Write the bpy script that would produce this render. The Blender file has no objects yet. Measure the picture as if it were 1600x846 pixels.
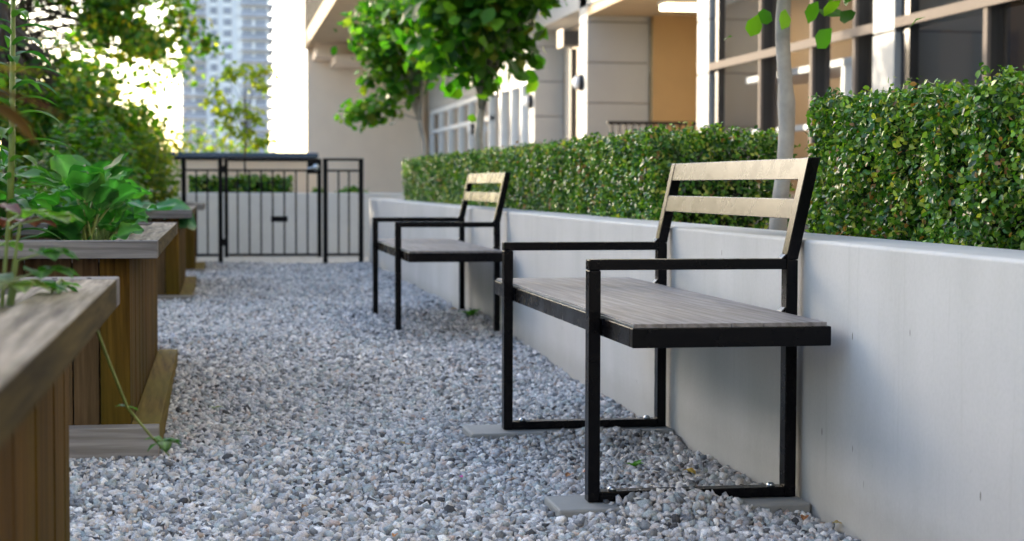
import bpy, math, random
import numpy as np
from mathutils import Vector
R = math.radians
random.seed(7); rng = np.random.default_rng(7)
sc = bpy.context.scene
col = sc.collection

# ------------------------------------------------------------ camera
cd = bpy.data.cameras.new('camera'); cam = bpy.data.objects.new('camera', cd); col.objects.link(cam)
sc.camera = cam
cd.sensor_width = 36.0; cd.lens = 2700/1600*36
cd.clip_start = 0.05; cd.clip_end = 6000
yaw, pitch, roll = R(9.65), R(2.83), R(0.15)
F = Vector((math.sin(yaw)*math.cos(pitch), math.cos(yaw)*math.cos(pitch), -math.sin(pitch)))
Rt = Vector((math.cos(yaw), -math.sin(yaw), 0)); Up = Rt.cross(F)
R2 = Rt*math.cos(roll)+Up*math.sin(roll); U2 = Up*math.cos(roll)-Rt*math.sin(roll)
from mathutils import Matrix
cam.matrix_world = Matrix(((R2.x, U2.x, -F.x, 0), (R2.y, U2.y, -F.y, 0), (R2.z, U2.z, -F.z, .79), (0, 0, 0, 1)))
cd.dof.use_dof = True; cd.dof.focus_distance = 4.35; cd.dof.aperture_fstop = 5.0

# ------------------------------------------------------------ world, sun, exposure
SUN_AZ, SUN_EL = R(-38), R(10)          # azimuth from +Y, clockwise positive
world = bpy.data.worlds.new('World'); sc.world = world; world.use_nodes = True
nt = world.node_tree; bgn = nt.nodes['Background']; sky = nt.nodes.new('ShaderNodeTexSky')
sky.sky_type = 'NISHITA'; sky.sun_disc = False; sky.sun_elevation = SUN_EL; sky.sun_rotation = SUN_AZ
sky.air_density = .75; sky.dust_density = 1.7; sky.ozone_density = 1.0
nt.links.new(sky.outputs[0], bgn.inputs[0]); bgn.inputs[1].default_value = 0.15
sl = bpy.data.lights.new('sun', 'SUN'); sl.energy = 2.0; sl.angle = R(0.5); sl.color = (1, .86, .66)
so = bpy.data.objects.new('sun', sl); col.objects.link(so)
sd = Vector((math.sin(SUN_AZ)*math.cos(SUN_EL), math.cos(SUN_AZ)*math.cos(SUN_EL), math.sin(SUN_EL)))
so.rotation_euler = sd.to_track_quat('Z', 'Y').to_euler(); so.location = (-6, 20, 12)
sc.view_settings.view_transform = 'Standard'; sc.view_settings.look = 'None'
sc.view_settings.exposure = 2.68; sc.view_settings.gamma = 1.0
sc.render.engine = 'CYCLES'
sc.cycles.max_bounces = 8; sc.cycles.transparent_max_bounces = 12

# ------------------------------------------------------------ helpers
ORG = {}
def tag(o, label=None, cat=None, group=None, kind=None):
    if label: o['label'] = label
    if cat: o['category'] = cat
    if group: o['group'] = group
    if kind: o['kind'] = kind
    return o
def empty(name, loc, label=None, cat=None, group=None):
    o = bpy.data.objects.new(name, None); col.objects.link(o); o.location = loc
    o.empty_display_size = .2
    ORG[o.name] = Vector(loc); return tag(o, label, cat, group)
def link(me, name, mat, parent=None, loc=None, smooth=False, bevel=0, seg=2):
    o = bpy.data.objects.new(name, me); col.objects.link(o)
    if mat: me.materials.append(mat)
    if smooth: me.shade_smooth()
    if parent is not None:
        org = ORG[parent.name]; o.parent = parent
        me.transform(Matrix.Translation(-org)); ORG[o.name] = org
    elif loc is not None:
        me.transform(Matrix.Translation(-Vector(loc))); o.location = loc; ORG[o.name] = Vector(loc)
    else: ORG[o.name] = Vector((0, 0, 0))
    if bevel:
        b = o.modifiers.new('bevel', 'BEVEL'); b.width = bevel; b.segments = seg; b.limit_method = 'ANGLE'; b.angle_limit = R(40)
    return o
class MB:
    def __init__(s): s.v = []; s.f = []
    def add(s, vs, fs):
        n = len(s.v); s.v += [tuple(v) for v in vs]; s.f += [tuple(i+n for i in f) for f in fs]; return s
    def box(s, x0, x1, y0, y1, z0, z1):
        return s.add([(x0,y0,z0),(x1,y0,z0),(x1,y1,z0),(x0,y1,z0),(x0,y0,z1),(x1,y0,z1),(x1,y1,z1),(x0,y1,z1)],
            [(3,2,1,0),(4,5,6,7),(0,1,5,4),(1,2,6,5),(2,3,7,6),(3,0,4,7)])
    def prism(s, poly, axis, a, b):
        n = len(poly)
        def P(p, t): return {'x': (t, p[0], p[1]), 'y': (p[0], t, p[1]), 'z': (p[0], p[1], t)}[axis]
        vs = [P(p, a) for p in poly]+[P(p, b) for p in poly]
        fs = [tuple(range(n))[::-1], tuple(range(n, 2*n))]+[(i, (i+1) % n, n+(i+1) % n, n+i) for i in range(n)]
        if axis == 'y': fs = [f[::-1] for f in fs]
        return s.add(vs, fs)
    def tube(s, pts, rad, n=8, cap=True):
        pts = [Vector(p) for p in pts]
        if not hasattr(rad, '__len__'): rad = [rad]*len(pts)
        vs = []; prev = None
        for i, p in enumerate(pts):
            d = (pts[min(i+1, len(pts)-1)]-pts[max(i-1, 0)]).normalized()
            a = prev if prev is not None else (Vector((1, 0, 0)) if abs(d.x) < .8 else Vector((0, 1, 0)))
            a = (a-d*a.dot(d)).normalized(); prev = a; b = d.cross(a)
            for k in range(n):
                t = 2*math.pi*k/n; vs.append(p+(a*math.cos(t)+b*math.sin(t))*rad[i])
        fs = [(i*n+k, i*n+(k+1) % n, (i+1)*n+(k+1) % n, (i+1)*n+k) for i in range(len(pts)-1) for k in range(n)]
        if cap: fs += [tuple(range(n))[::-1], tuple(range((len(pts)-1)*n, len(pts)*n))]
        return s.add(vs, fs)
    def lathe(s, prof, center, axis='z', n=24):
        c = Vector(center); vs = []
        for r, h in prof:
            for k in range(n):
                t = 2*math.pi*k/n
                q = {'z': (r*math.cos(t), r*math.sin(t), h), 'x': (h, r*math.cos(t), r*math.sin(t))}[axis]
                vs.append(c+Vector(q))
        m = len(prof)
        fs = [(i*n+k, i*n+(k+1) % n, (i+1)*n+(k+1) % n, (i+1)*n+k) for i in range(m-1) for k in range(n)]
        fs += [tuple(range(n))[::-1], tuple(range((m-1)*n, m*n))]
        return s.add(vs, fs)
    def build(s, name, mat, parent=None, loc=None, smooth=False, bevel=0, seg=2):
        me = bpy.data.meshes.new(name); me.from_pydata(s.v, [], s.f); me.validate(); me.update()
        return link(me, name, mat, parent, loc, smooth, bevel, seg)
def np_mesh(name, V, T, tint=None):
    """V (n,3), T (m,3) triangles, tint (n,3) per-vertex natural colour of each leaf or stone"""
    me = bpy.data.meshes.new(name)
    V = np.ascontiguousarray(V, dtype=np.float32); T = np.ascontiguousarray(T, dtype=np.int32)
    me.vertices.add(len(V)); me.vertices.foreach_set('co', V.ravel())
    me.loops.add(T.size); me.loops.foreach_set('vertex_index', T.ravel())
    me.polygons.add(len(T)); me.polygons.foreach_set('loop_start', np.arange(0, T.size, 3, dtype=np.int32))
    me.update(calc_edges=True)
    if tint is not None:
        a = me.attributes.new('tint', 'FLOAT_COLOR', 'POINT')
        c = np.ones((len(V), 4), np.float32); c[:, :3] = tint; a.data.foreach_set('color', c.ravel())
    return me
def copy_tree(o, parent=None):
    c = o.copy(); col.objects.link(c)
    if parent is not None: c.parent = parent
    for ch in list(o.children): copy_tree(ch, c)
    return c

# ------------------------------------------------------------ materials
def mat_base(name, rough=.6, color=(.5, .5, .5), metal=0, spec=.5):
    m = bpy.data.materials.new(name); m.use_nodes = True; n = m.node_tree
    b = n.nodes['Principled BSDF']; b.inputs['Base Color'].default_value = (*color, 1)
    b.inputs['Roughness'].default_value = rough; b.inputs['Metallic'].default_value = metal
    b.inputs['Specular IOR Level'].default_value = spec
    return m, n, b
def N(n, t, **k):
    x = n.nodes.new(t)
    for a, v in k.items():
        if a.startswith('i_'): x.inputs[a[2:].replace('_', ' ')].default_value = v
        else: setattr(x, a, v)
    return x
def noise(n, vec, scale, detail=4, rough=.55):
    x = N(n, 'ShaderNodeTexNoise'); x.inputs['Scale'].default_value = scale; x.inputs['Detail'].default_value = detail
    x.inputs['Roughness'].default_value = rough
    if vec is not None: n.links.new(vec, x.inputs['Vector'])
    return x.outputs['Fac']
def mapped(n, scale=(1, 1, 1), loc=(0, 0, 0)):
    tc = N(n, 'ShaderNodeTexCoord'); mp = N(n, 'ShaderNodeMapping')
    mp.inputs['Scale'].default_value = scale; mp.inputs['Location'].default_value = loc
    n.links.new(tc.outputs['Object'], mp.inputs['Vector']); return mp.outputs[0]
def ramp(n, fac, stops):
    r = N(n, 'ShaderNodeValToRGB'); e = r.color_ramp.elements
    while len(e) < len(stops): e.new(.5)
    for q, (p, c) in zip(e, stops):
        q.position = p; q.color = (*c, 1) if len(c) == 3 else c
    n.links.new(fac, r.inputs[0]); return r.outputs[0]
def mix(n, fac, a, b, mode='MIX'):
    x = N(n, 'ShaderNodeMix', data_type='RGBA', blend_type=mode)
    for s, v in ((0, fac), (6, a), (7, b)):
        if isinstance(v, (int, float)): x.inputs[s].default_value = v
        elif isinstance(v, tuple): x.inputs[s].default_value = (*v, 1)
        else: n.links.new(v, x.inputs[s])
    return x.outputs[2]
def bump(n, b, h, strength=.3, dist=.01):
    x = N(n, 'ShaderNodeBump'); x.inputs['Strength'].default_value = strength; x.inputs['Distance'].default_value = dist
    n.links.new(h, x.inputs['Height']); n.links.new(x.outputs[0], b.inputs['Normal'])

def m_plain(name, color, rough=.6, metal=0, var=.12, scale=6, bstr=.1, spec=.5):
    m, n, b = mat_base(name, rough, color, metal, spec)
    v = mapped(n); f = noise(n, v, scale, 6)
    c = ramp(n, f, [(.3, tuple(x*(1-var) for x in color)), (.7, tuple(min(1, x*(1+var)) for x in color))])
    n.links.new(c, b.inputs['Base Color'])
    if bstr: bump(n, b, noise(n, v, scale*20, 3), bstr, .002)
    return m
def m_concrete(name, color, streak=.12, pits=True, splash=False):
    m, n, b = mat_base(name, .75, color, 0, .35)
    v = mapped(n)
    f1 = noise(n, v, 1.6, 8, .62); f2 = noise(n, mapped(n, (3.2, 3.2, 1.1)), 1.3, 6, .6); f3 = noise(n, v, 90, 3)
    c = ramp(n, f1, [(.3, tuple(x*(1-streak) for x in color)), (.65, color)])
    s = ramp(n, f2, [(.36, (.86, .86, .85)), (.6, (1, 1, 1))])
    c = mix(n, .55, c, s, 'MULTIPLY')
    s3 = ramp(n, f3, [(.3, (.92, .92, .92)), (.6, (1, 1, 1))]); c = mix(n, .6, c, s3, 'MULTIPLY')
    h = f3
    if pits:
        vo = N(n, 'ShaderNodeTexVoronoi'); vo.inputs['Scale'].default_value = 14
        n.links.new(mapped(n, (1, 1, .35)), vo.inputs['Vector'])
        p = ramp(n, vo.outputs['Distance'], [(.035, (.35, .33, .3)), (.055, (1, 1, 1))])
        gate = ramp(n, noise(n, v, 3.3, 2), [(.40, (0, 0, 0)), (.5, (1, 1, 1))])
        c = mix(n, gate, c, mix(n, 1.0, c, p, 'MULTIPLY'))
    if splash:
        tc = N(n, 'ShaderNodeTexCoord'); sp = N(n, 'ShaderNodeSeparateXYZ'); n.links.new(tc.outputs['Object'], sp.inputs[0])
        ad = N(n, 'ShaderNodeMath', operation='MULTIPLY_ADD'); ad.inputs[1].default_value = -.08; n.links.new(noise(n, mapped(n, (1, 6, 6)), 2.5, 6, .7), ad.inputs[0]); n.links.new(sp.outputs[2], ad.inputs[2])
        dm = ramp(n, ad.outputs[0], [(0, (.28,)*3), (.07, (0,)*3)]); c = mix(n, dm, c, (.20, .19, .165))
        dr = ramp(n, noise(n, mapped(n, (1, 22, .8)), 1.6, 4, .6), [(.60, (0,)*3), (.72, (.30,)*3)]); c = mix(n, dr, c, (.30, .295, .28))
    n.links.new(c, b.inputs['Base Color']); bump(n, b, h, .12, .003)
    return m
def m_wood(name, axis, dark, light, moss=(.10, .09, .025), mossamt=.4, rough=.8, boards=0, baxis=0, sidemoss=False):
    """axis = grain direction index"""
    m, n, b = mat_base(name, rough, light, 0, .10)
    sc_ = [34, 34, 34]; sc_[axis] = 1.6
    v = mapped(n, tuple(sc_)); f = noise(n, v, 1.3, 7, .65)
    sc2 = [9, 9, 9]; sc2[axis] = .5
    wv = N(n, 'ShaderNodeTexWave', wave_type='BANDS', bands_direction='DIAGONAL'); wv.inputs['Scale'].default_value = 2.2
    wv.inputs['Distortion'].default_value = 9; wv.inputs['Detail'].default_value = 3; wv.inputs['Detail Scale'].default_value = 1.2
    n.links.new(mapped(n, tuple(sc2)), wv.inputs['Vector'])
    c = ramp(n, f, [(.3, dark), (.68, light)])
    c = mix(n, .45, c, ramp(n, wv.outputs['Color'], [(.15, (.5, .46, .42)), (.6, (1, 1, 1))]), 'MULTIPLY')
    big = noise(n, mapped(n), 2.3, 4); mf = ramp(n, big, [(.42, (0, 0, 0)), (.66, (mossamt,)*3)])
    c = mix(n, mf, c, moss)
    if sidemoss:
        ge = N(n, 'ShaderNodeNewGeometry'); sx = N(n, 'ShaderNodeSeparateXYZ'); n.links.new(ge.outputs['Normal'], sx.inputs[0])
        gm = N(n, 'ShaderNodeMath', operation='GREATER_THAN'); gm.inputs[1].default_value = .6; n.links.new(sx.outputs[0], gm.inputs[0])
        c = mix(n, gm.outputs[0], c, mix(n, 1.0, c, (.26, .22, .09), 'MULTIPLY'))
    if boards:
        tc = N(n, 'ShaderNodeTexCoord'); sp = N(n, 'ShaderNodeSeparateXYZ'); n.links.new(tc.outputs['Object'], sp.inputs[0])
        mu = N(n, 'ShaderNodeMath', operation='MULTIPLY'); mu.inputs[1].default_value = boards; n.links.new(sp.outputs[baxis], mu.inputs[0])
        fl = N(n, 'ShaderNodeMath', operation='FLOOR'); n.links.new(mu.outputs[0], fl.inputs[0])
        wn = N(n, 'ShaderNodeTexWhiteNoise', noise_dimensions='1D'); n.links.new(fl.outputs[0], wn.inputs['W'])
        c = mix(n, .8, c, ramp(n, wn.outputs['Value'], [(0, (.62, .55, .5)), (1, (1.0, .97, .95))]), 'MULTIPLY')
    n.links.new(c, b.inputs['Base Color']); bump(n, b, f, .45, .003)
    return m
def m_leaf(name, trans=.45, rough=.38, gain=(1, 1, 1), tcol=(1.25, 1.35, .35), spec=.5):
    m = bpy.data.materials.new(name); m.use_nodes = True; n = m.node_tree
    b = n.nodes['Principled BSDF']; out = n.nodes['Material Output']
    at = N(n, 'ShaderNodeAttribute', attribute_name='tint')
    c = mix(n, 1.0, at.outputs['Color'], gain, 'MULTIPLY')
    n.links.new(c, b.inputs['Base Color']); b.inputs['Roughness'].default_value = rough
    b.inputs['Specular IOR Level'].default_value = spec
    t = N(n, 'ShaderNodeBsdfTranslucent'); n.links.new(mix(n, 1.0, c, tcol, 'MULTIPLY'), t.inputs[0])
    ms = N(n, 'ShaderNodeMixShader'); ms.inputs[0].default_value = trans
    n.links.new(b.outputs[0], ms.inputs[1]); n.links.new(t.outputs[0], ms.inputs[2]); n.links.new(ms.outputs[0], out.inputs[0])
    return m
def m_glass(name, tint=(.8, .85, .85), boost=1.0):
    m = bpy.data.materials.new(name); m.use_nodes = True; n = m.node_tree
    out = n.nodes['Material Output']; n.nodes.remove(n.nodes['Principled BSDF'])
    tr = N(n, 'ShaderNodeBsdfTransparent'); tr.inputs[0].default_value = (*tint, 1)
    g = N(n, 'ShaderNodeBsdfGlossy'); g.inputs['Roughness'].default_value = .02
    fr = N(n, 'ShaderNodeFresnel'); fr.inputs[0].default_value = 1.5
    mu = N(n, 'ShaderNodeMath', operation='MULTIPLY'); mu.inputs[1].default_value = boost; mu.use_clamp = True
    n.links.new(fr.outputs[0], mu.inputs[0])
    ms = N(n, 'ShaderNodeMixShader'); n.links.new(mu.outputs[0], ms.inputs[0])
    n.links.new(tr.outputs[0], ms.inputs[1]); n.links.new(g.outputs[0], ms.inputs[2]); n.links.new(ms.outputs[0], out.inputs[0])
    return m
def m_emit(name, color, strength):
    m, n, b = mat_base(name, .5, color)
    b.inputs['Emission Color'].default_value = (*color, 1); b.inputs['Emission Strength'].default_value = strength
    return m
def m_stone():
    m, n, b = mat_base('gravel_stone', .85, (.4, .4, .4), 0, .3)
    at = N(n, 'ShaderNodeAttribute', attribute_name='tint'); v = mapped(n)
    f = noise(n, v, 420, 3, .7)
    c = mix(n, .75, at.outputs['Color'], ramp(n, f, [(.34, (.4, .41, .45)), (.5, (.95, .95, .95)), (.68, (1.2, 1.2, 1.2))]), 'MULTIPLY')
    n.links.new(c, b.inputs['Base Color']); bump(n, b, f, .35, .002)
    return m
def m_powder():
    m, n, b = mat_base('black_powder_coat', .22, (.002, .002, .003), 0, .13)
    v = mapped(n); f = noise(n, v, 900, 2, .5)
    d = noise(n, v, 7, 5, .6)
    rr = ramp(n, d, [(.35, (.20,)*3), (.7, (.34,)*3)]); n.links.new(rr, b.inputs['Roughness'])
    bump(n, b, f, .10, .0006)
    return m

M = {}
M['stone'] = m_stone()
M['soil_bed'] = m_plain('gravel_under_dirt', (.05, .05, .05), .9, var=.3, scale=20)
M['wall'] = m_concrete('painted_concrete', (.47, .475, .475), .10, True, True)
M['slab'] = m_concrete('grey_paver', (.27, .275, .27), .2, False)
M['walk'] = m_concrete('walkway_paver', (.48, .44, .38), .15, False)
M['powder'] = m_powder()
M['iron'] = m_plain('black_iron', (.003, .003, .005), .5, var=.2, spec=.15)
M['steel'] = m_plain('brushed_steel', (.5, .55, .6), .3, 1, .1)
M['seatwood'] = m_wood('grey_seat_board', 1, (.17, .155, .15), (.30, .28, .275), (.2, .19, .19), .3, .5)
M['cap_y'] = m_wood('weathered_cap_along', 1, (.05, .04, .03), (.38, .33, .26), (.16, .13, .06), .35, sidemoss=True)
M['cap_x'] = m_wood('weathered_cap_across', 0, (.10, .095, .095), (.24, .23, .23), (.2, .19, .14), .3)
M['board_side'] = m_wood('planter_board_side', 2, (.042, .021, .003), (.155, .088, .016), (.07, .055, .004), .6, boards=7, baxis=1)
M['board_front'] = m_wood('planter_board_front', 2, (.06, .034, .017), (.16, .10, .055), (.06, .05, .02), .35, boards=7, baxis=0)
M['ledge'] = m_wood('mossy_ledge', 1, (.09, .055, .012), (.22, .155, .035), (.12, .10, .012), .6)
M['ledge_x'] = m_wood('grey_ledge', 0, (.17, .155, .15), (.30, .28, .27), (.2, .18, .13), .3)
M['soil'] = m_plain('planting_soil', (.035, .025, .018), .95, var=.4, scale=25, bstr=.6)
M['stucco'] = m_plain('beige_stucco', (.78, .64, .50), .85, var=.03, scale=2)
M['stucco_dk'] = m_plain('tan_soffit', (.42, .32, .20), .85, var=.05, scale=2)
M['panel'] = m_plain('pale_panel', (.33, .335, .33), .7, var=.04, scale=2)
M['joint_pale'] = m_plain('wall_joint', (.33, .33, .33), .9)
M['joint'] = m_plain('panel_joint', (.16, .15, .14), .9)
M['taupe'] = m_plain('taupe_metal', (.16, .135, .115), .9, var=.05, spec=.1)
M['dkframe'] = m_plain('dark_frame', (.012, .012, .015), .45)
M['white'] = m_plain('white_metal', (.72, .74, .76), .5, var=.04)
M['white_table'] = m_plain('white_enamel', (.85, .87, .9), .4, var=.03)
M['glass'] = m_glass('window_glass', (.85, .87, .87), .4)
M['glass_store'] = m_glass('storefront_glass', (.6, .65, .6), 1.6)
M['orange'] = m_plain('ochre_wall', (.36, .24, .11), .8, var=.06, scale=2)
M['brick'] = m_plain('dark_brick', (.10, .07, .05), .85, var=.15)
M['white_wall'] = m_concrete('white_concrete', (.62, .62, .61), .08, False)
M['brown'] = m_plain('interior_wall', (.17, .095, .045), .8, var=.15)
M['lamp'] = m_emit('warm_tube', (1.0, .80, .50), 1.6)
M['curtain'] = m_plain('cream_curtain', (.55, .48, .32), .8, var=.1)
M['cap_blue'] = m_plain('blue_grey_capping', (.05, .09, .16), .22, .3, .1)
M['tower_w'] = m_plain('tower_concrete', (.95, .84, .75), .8, var=.04, scale=.3, bstr=0)  # extra pale: brightening by distant haze is put into the colour
M['tower_g'] = m_plain('tower_glass', (.30, .27, .29), .25, 0, .25, .15, 0)
M['tower_b'] = m_plain('tower_balcony', (.62, .55, .54), .6, 0, .1, .3, 0)
M['tower_p'] = m_plain('tower_pink', (.80, .72, .67), .8, 0, .05, .3, 0)
M['bark'] = m_plain('pale_bark', (.34, .32, .29), .85, var=.35, scale=9, bstr=.8)
M['bark_dk'] = m_plain('brown_bark', (.06, .045, .03), .9, var=.3, scale=12, bstr=.6)
M['stem'] = m_plain('green_stem', (.16, .22, .05), .5, var=.2, scale=30)
M['hedge'] = m_leaf('hedge_leaf', .30, .27, spec=.5, tcol=(1.5, 1.5, .4))
M['leaf'] = m_leaf('tree_leaf', .5, .42, spec=.3, tcol=(1.1, 1.45, .35))
M['leafglow'] = m_leaf('backlit_leaf', .6, .5, tcol=(1.9, 1.7, .35))  # raised transmission tint puts the sun glow into the leaf colour
M['kale'] = m_leaf('kale_leaf', .38, .5, spec=.35, tcol=(.9, 1.8, .4))
M['dry'] = m_leaf('dry_leaf', .3, .6, tcol=(1.3, 1, .6))

# ------------------------------------------------------------ leaf and stone clouds
def norm(a): return a/np.maximum(np.linalg.norm(a, axis=-1, keepdims=True), 1e-9)
def frames(nrm, spin):
    n = norm(nrm); ref = np.where(np.abs(n[:, 2:3]) < .9, [[0, 0, 1.]], [[1., 0, 0]])
    a = norm(np.cross(ref, n)); b = np.cross(n, a)
    c, s = np.cos(spin)[:, None], np.sin(spin)[:, None]
    return a*c+b*s, b*c-a*s, n
LEAF_V = np.array([(0, -.5, 0), (0, -.15, -.03), (0, .2, -.03), (0, .5, -.10), (-.24, -.2, .05), (-.25, .15, .05), (.24, -.2, .05), (.25, .15, .05)])
LEAF_T = np.array([(0, 1, 4), (4, 1, 5), (1, 2, 5), (5, 2, 3), (1, 0, 6), (1, 6, 7), (2, 1, 7), (2, 7, 3)])
def leaves(P, Nn, size, tint, narrow=1.0, spin=None):
    n = len(P); spin = rng.uniform(0, 2*np.pi, n) if spin is None else spin
    a, b, c = frames(Nn, spin); S = np.broadcast_to(size, (n,))[:, None, None]
    L = LEAF_V*[narrow, 1, 1]
    V = P[:, None]+(L[None, :, 0:1]*a[:, None]+L[None, :, 1:2]*b[:, None]+L[None, :, 2:3]*c[:, None])*S
    T = LEAF_T[None]+(np.arange(n)*8)[:, None, None]
    return V.reshape(-1, 3), T.reshape(-1, 3), np.repeat(tint, 8, axis=0)
def pick_tint(n, pal, w, jitter=.25, hue=.08):
    pal = np.array(pal); i = rng.choice(len(pal), n, p=np.array(w)/sum(w))
    return np.clip(pal[i]*rng.uniform(1-jitter, 1+jitter, (n, 1))*rng.uniform(1-hue, 1+hue, (n, 3)), 0, 1)
GREEN = [(.03, .11, .010), (.06, .18, .014), (.13, .26, .02), (.22, .25, .03)]
HEDGE = [(.022, .082, .010), (.055, .165, .016), (.15, .29, .035), (.36, .42, .07), (.30, .17, .06)]
YELL = [(.10, .19, .02), (.20, .25, .03), (.05, .13, .012)]

# ------------------------------------------------------------ ground
def gh(x, y):
    """height of the gravel surface"""
    x = np.asarray(x, float); y = np.asarray(y, float)
    b = -.034+.062*np.clip((y-6.2)/2.2, 0, 1)
    b = b+.006*np.sin(x*4.1+y*2.3)+.006*np.sin(y*3.7-x*2.2+1)
    b = b+.048*np.exp(-((x-1.12)/.17)**2-((y-4.15)/.14)**2)
    b = b+.044*np.exp(-((x-1.20)/.30)**2-((y-5.38)/.10)**2)+.022*np.exp(-((x-1.25)/.25)**2-((y-4.85)/.35)**2)
    b = b+.045*np.exp(-((x-1.40)/.10)**2-((y-9.6)/.5)**2)+.02*np.exp(-((x-.95)/.2)**2-((y-8.8)/.25)**2)
    return b
g = MB(); g.box(-3000, 3000, -200, 3500, -.30, -.12); tag(g.build('ground', M['soil_bed']), kind='structure')
# bed sheet under the loose stones
xs = np.linspace(-2.4, 1.462, 60); ys = np.linspace(1.2, 16.95, 180)
XX, YY = np.meshgrid(xs, ys); ZZ = gh(XX, YY)-.014
V = np.stack([XX, YY, ZZ], -1).reshape(-1, 3); nx = len(xs)
q = (np.arange(len(ys)-1)[:, None]*nx+np.arange(nx-1)[None]).ravel()
T = np.concatenate([np.stack([q, q+1, q+nx+1], 1), np.stack([q, q+nx+1, q+nx], 1)])
tag(link(np_mesh('gravel_bed', V, T), 'gravel_bed', M['soil_bed']), kind='structure')

PLANTERS = [(-1.35, -.18, .9, 3.26), (-1.45, -.18, 5.27, 7.85), (-1.45, -.17, 11.5, 14.0), (-1.45, -.12, 15.0, 16.6)]
def ico(sub):
    import bmesh
    bm = bmesh.new(); bmesh.ops.create_icosphere(bm, subdivisions=sub, radius=1)
    bm.verts.ensure_lookup_table(); v = np.array([p.co[:] for p in bm.verts]); t = np.array([[p.index for p in f.verts] for f in bm.faces]); bm.free()
    return v, t
def stone_templates(npts, k):
    """angular crushed stone: convex hulls of a few scattered points"""
    import bmesh
    out = []
    for _ in range(k):
        bm = bmesh.new()
        for p in norm(rng.normal(size=(npts, 3)))*rng.uniform(.85, 1.15, (npts, 1))*[1.1, rng.uniform(.7, 1), rng.uniform(.5, .85)]: bm.verts.new(p)
        h = bmesh.ops.convex_hull(bm, input=bm.verts); bmesh.ops.delete(bm, geom=list(set(h['geom_interior']+h['geom_unused'])), context='VERTS') if (h['geom_interior'] or h['geom_unused']) else None
        bmesh.ops.triangulate(bm, faces=bm.faces[:]); bm.verts.index_update(); bm.verts.ensure_lookup_table()
        out.append((np.array([v.co[:] for v in bm.verts]), np.array([[v.index for v in f.verts] for f in bm.faces]))); bm.free()
    return out
SLABS = [(.815, 1.457, 4.10, 4.30), (.79, 1.457, 5.41, 5.62)]
def stones(y0, y1, pitch, r0, r1, sub, x0=-1.0, x1=1.45, layers=2):
    tmpl = stone_templates(sub, 24); Vs, Ts, Cs = [], [], []; off = 0
    P = []
    for l in range(layers):
        gx, gy = np.meshgrid(np.arange(x0, x1, pitch), np.arange(y0, y1, pitch))
        p = np.stack([gx.ravel(), gy.ravel()], 1)+rng.uniform(-.6, .6, (gx.size, 2))*pitch
        z = gh(p[:, 0], p[:, 1])+rng.uniform(-.006, .004, len(p))-.009*l
        P.append(np.column_stack([p, z]))
    P = np.concatenate(P); P = P[P[:, 0] < x1]
    keep = np.ones(len(P), bool)
    for a, b, c, d in PLANTERS: keep &= ~((P[:, 0] > a+.05) & (P[:, 0] < b-.0) & (P[:, 1] > c+.0) & (P[:, 1] < d-.02))
    for a, b, c, d in SLABS:
        ins = (P[:, 0] > a) & (P[:, 0] < b) & (P[:, 1] > c) & (P[:, 1] < d); keep &= ~(ins & (P[:, 2] < -.004))
    P = P[keep]; n = len(P); which = rng.integers(0, len(tmpl), n)
    size = rng.uniform(r0, r1, n)*np.where(rng.random(n) < .10, 1.35, 1)*np.where(rng.random(n) < .25, .65, 1)
    pal = [(.56, .55, .56), (.68, .67, .67), (.40, .405, .42), (.61, .565, .545), (.21, .22, .235), (.39, .43, .44), (.82, .80, .78), (.46, .38, .34), (.08, .08, .085)]
    tint = pick_tint(n, pal, [6, 4, 7, 2.2, 5, 5, 1.3, 1.0, 1.5], .16, .012)
    for k in range(len(tmpl)):
        i = np.where(which == k)[0]; m = len(i)
        a, b, c = frames(norm(rng.normal(size=(m, 3))*[.8, .8, 1]+[0, 0, .6]), rng.uniform(0, 6.28, m))
        w, t = tmpl[k]
        V = P[i][:, None]+(w[None, :, 0:1]*a[:, None]+w[None, :, 1:2]*b[:, None]+w[None, :, 2:3]*c[:, None])*size[i][:, None, None]
        Vs.append(V.reshape(-1, 3)); Ts.append((t[None]+(np.arange(m)*len(w))[:, None, None]+off).reshape(-1, 3)); off += m*len(w)
        Cs.append(np.repeat(tint[i], len(w), axis=0))
    return np.concatenate(Vs), np.concatenate(Ts), np.concatenate(Cs)
parts = [stones(3.3, 6.8, .0155, .0085, .0168, 13, x0=-.9), stones(6.8, 10.5, .018, .010, .018, 10, x0=-.9), stones(10.5, 16.93, .020, .011, .018, 9, x0=-1.3, layers=1),
         stones(1.6, 3.3, .02, .010, .016, 9, x0=-.17, layers=1)]
off = 0; Vs, Ts, Cs = [], [], []
for v, t, c in parts: Vs.append(v); Ts.append(t+off); Cs.append(c); off += len(v)
gravel = link(np_mesh('gravel', np.concatenate(Vs), np.concatenate(Ts), np.concatenate(Cs)), 'gravel', M['stone'])
tag(gravel, 'loose blue grey crushed stone gravel covering the path between planters and wall', 'gravel', kind='stuff')

# walkway beyond the fence, one sheet of pavers with real joints
g = MB()
for j, y in enumerate(np.arange(17.06, 18.95, .31)):
    for i in range(-5, 22):
        x = -1.6+i*.31+(.155 if j % 2 else 0); g.box(x, x+.302, y, y+.302, -.1, .012)
tag(g.build('walkway', M['walk'], bevel=.004), kind='structure')
g = MB(); g.box(-6, 12, 16.96, 60, -.14, -.02); tag(g.build('terrace', M['walk']), kind='structure')

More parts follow.
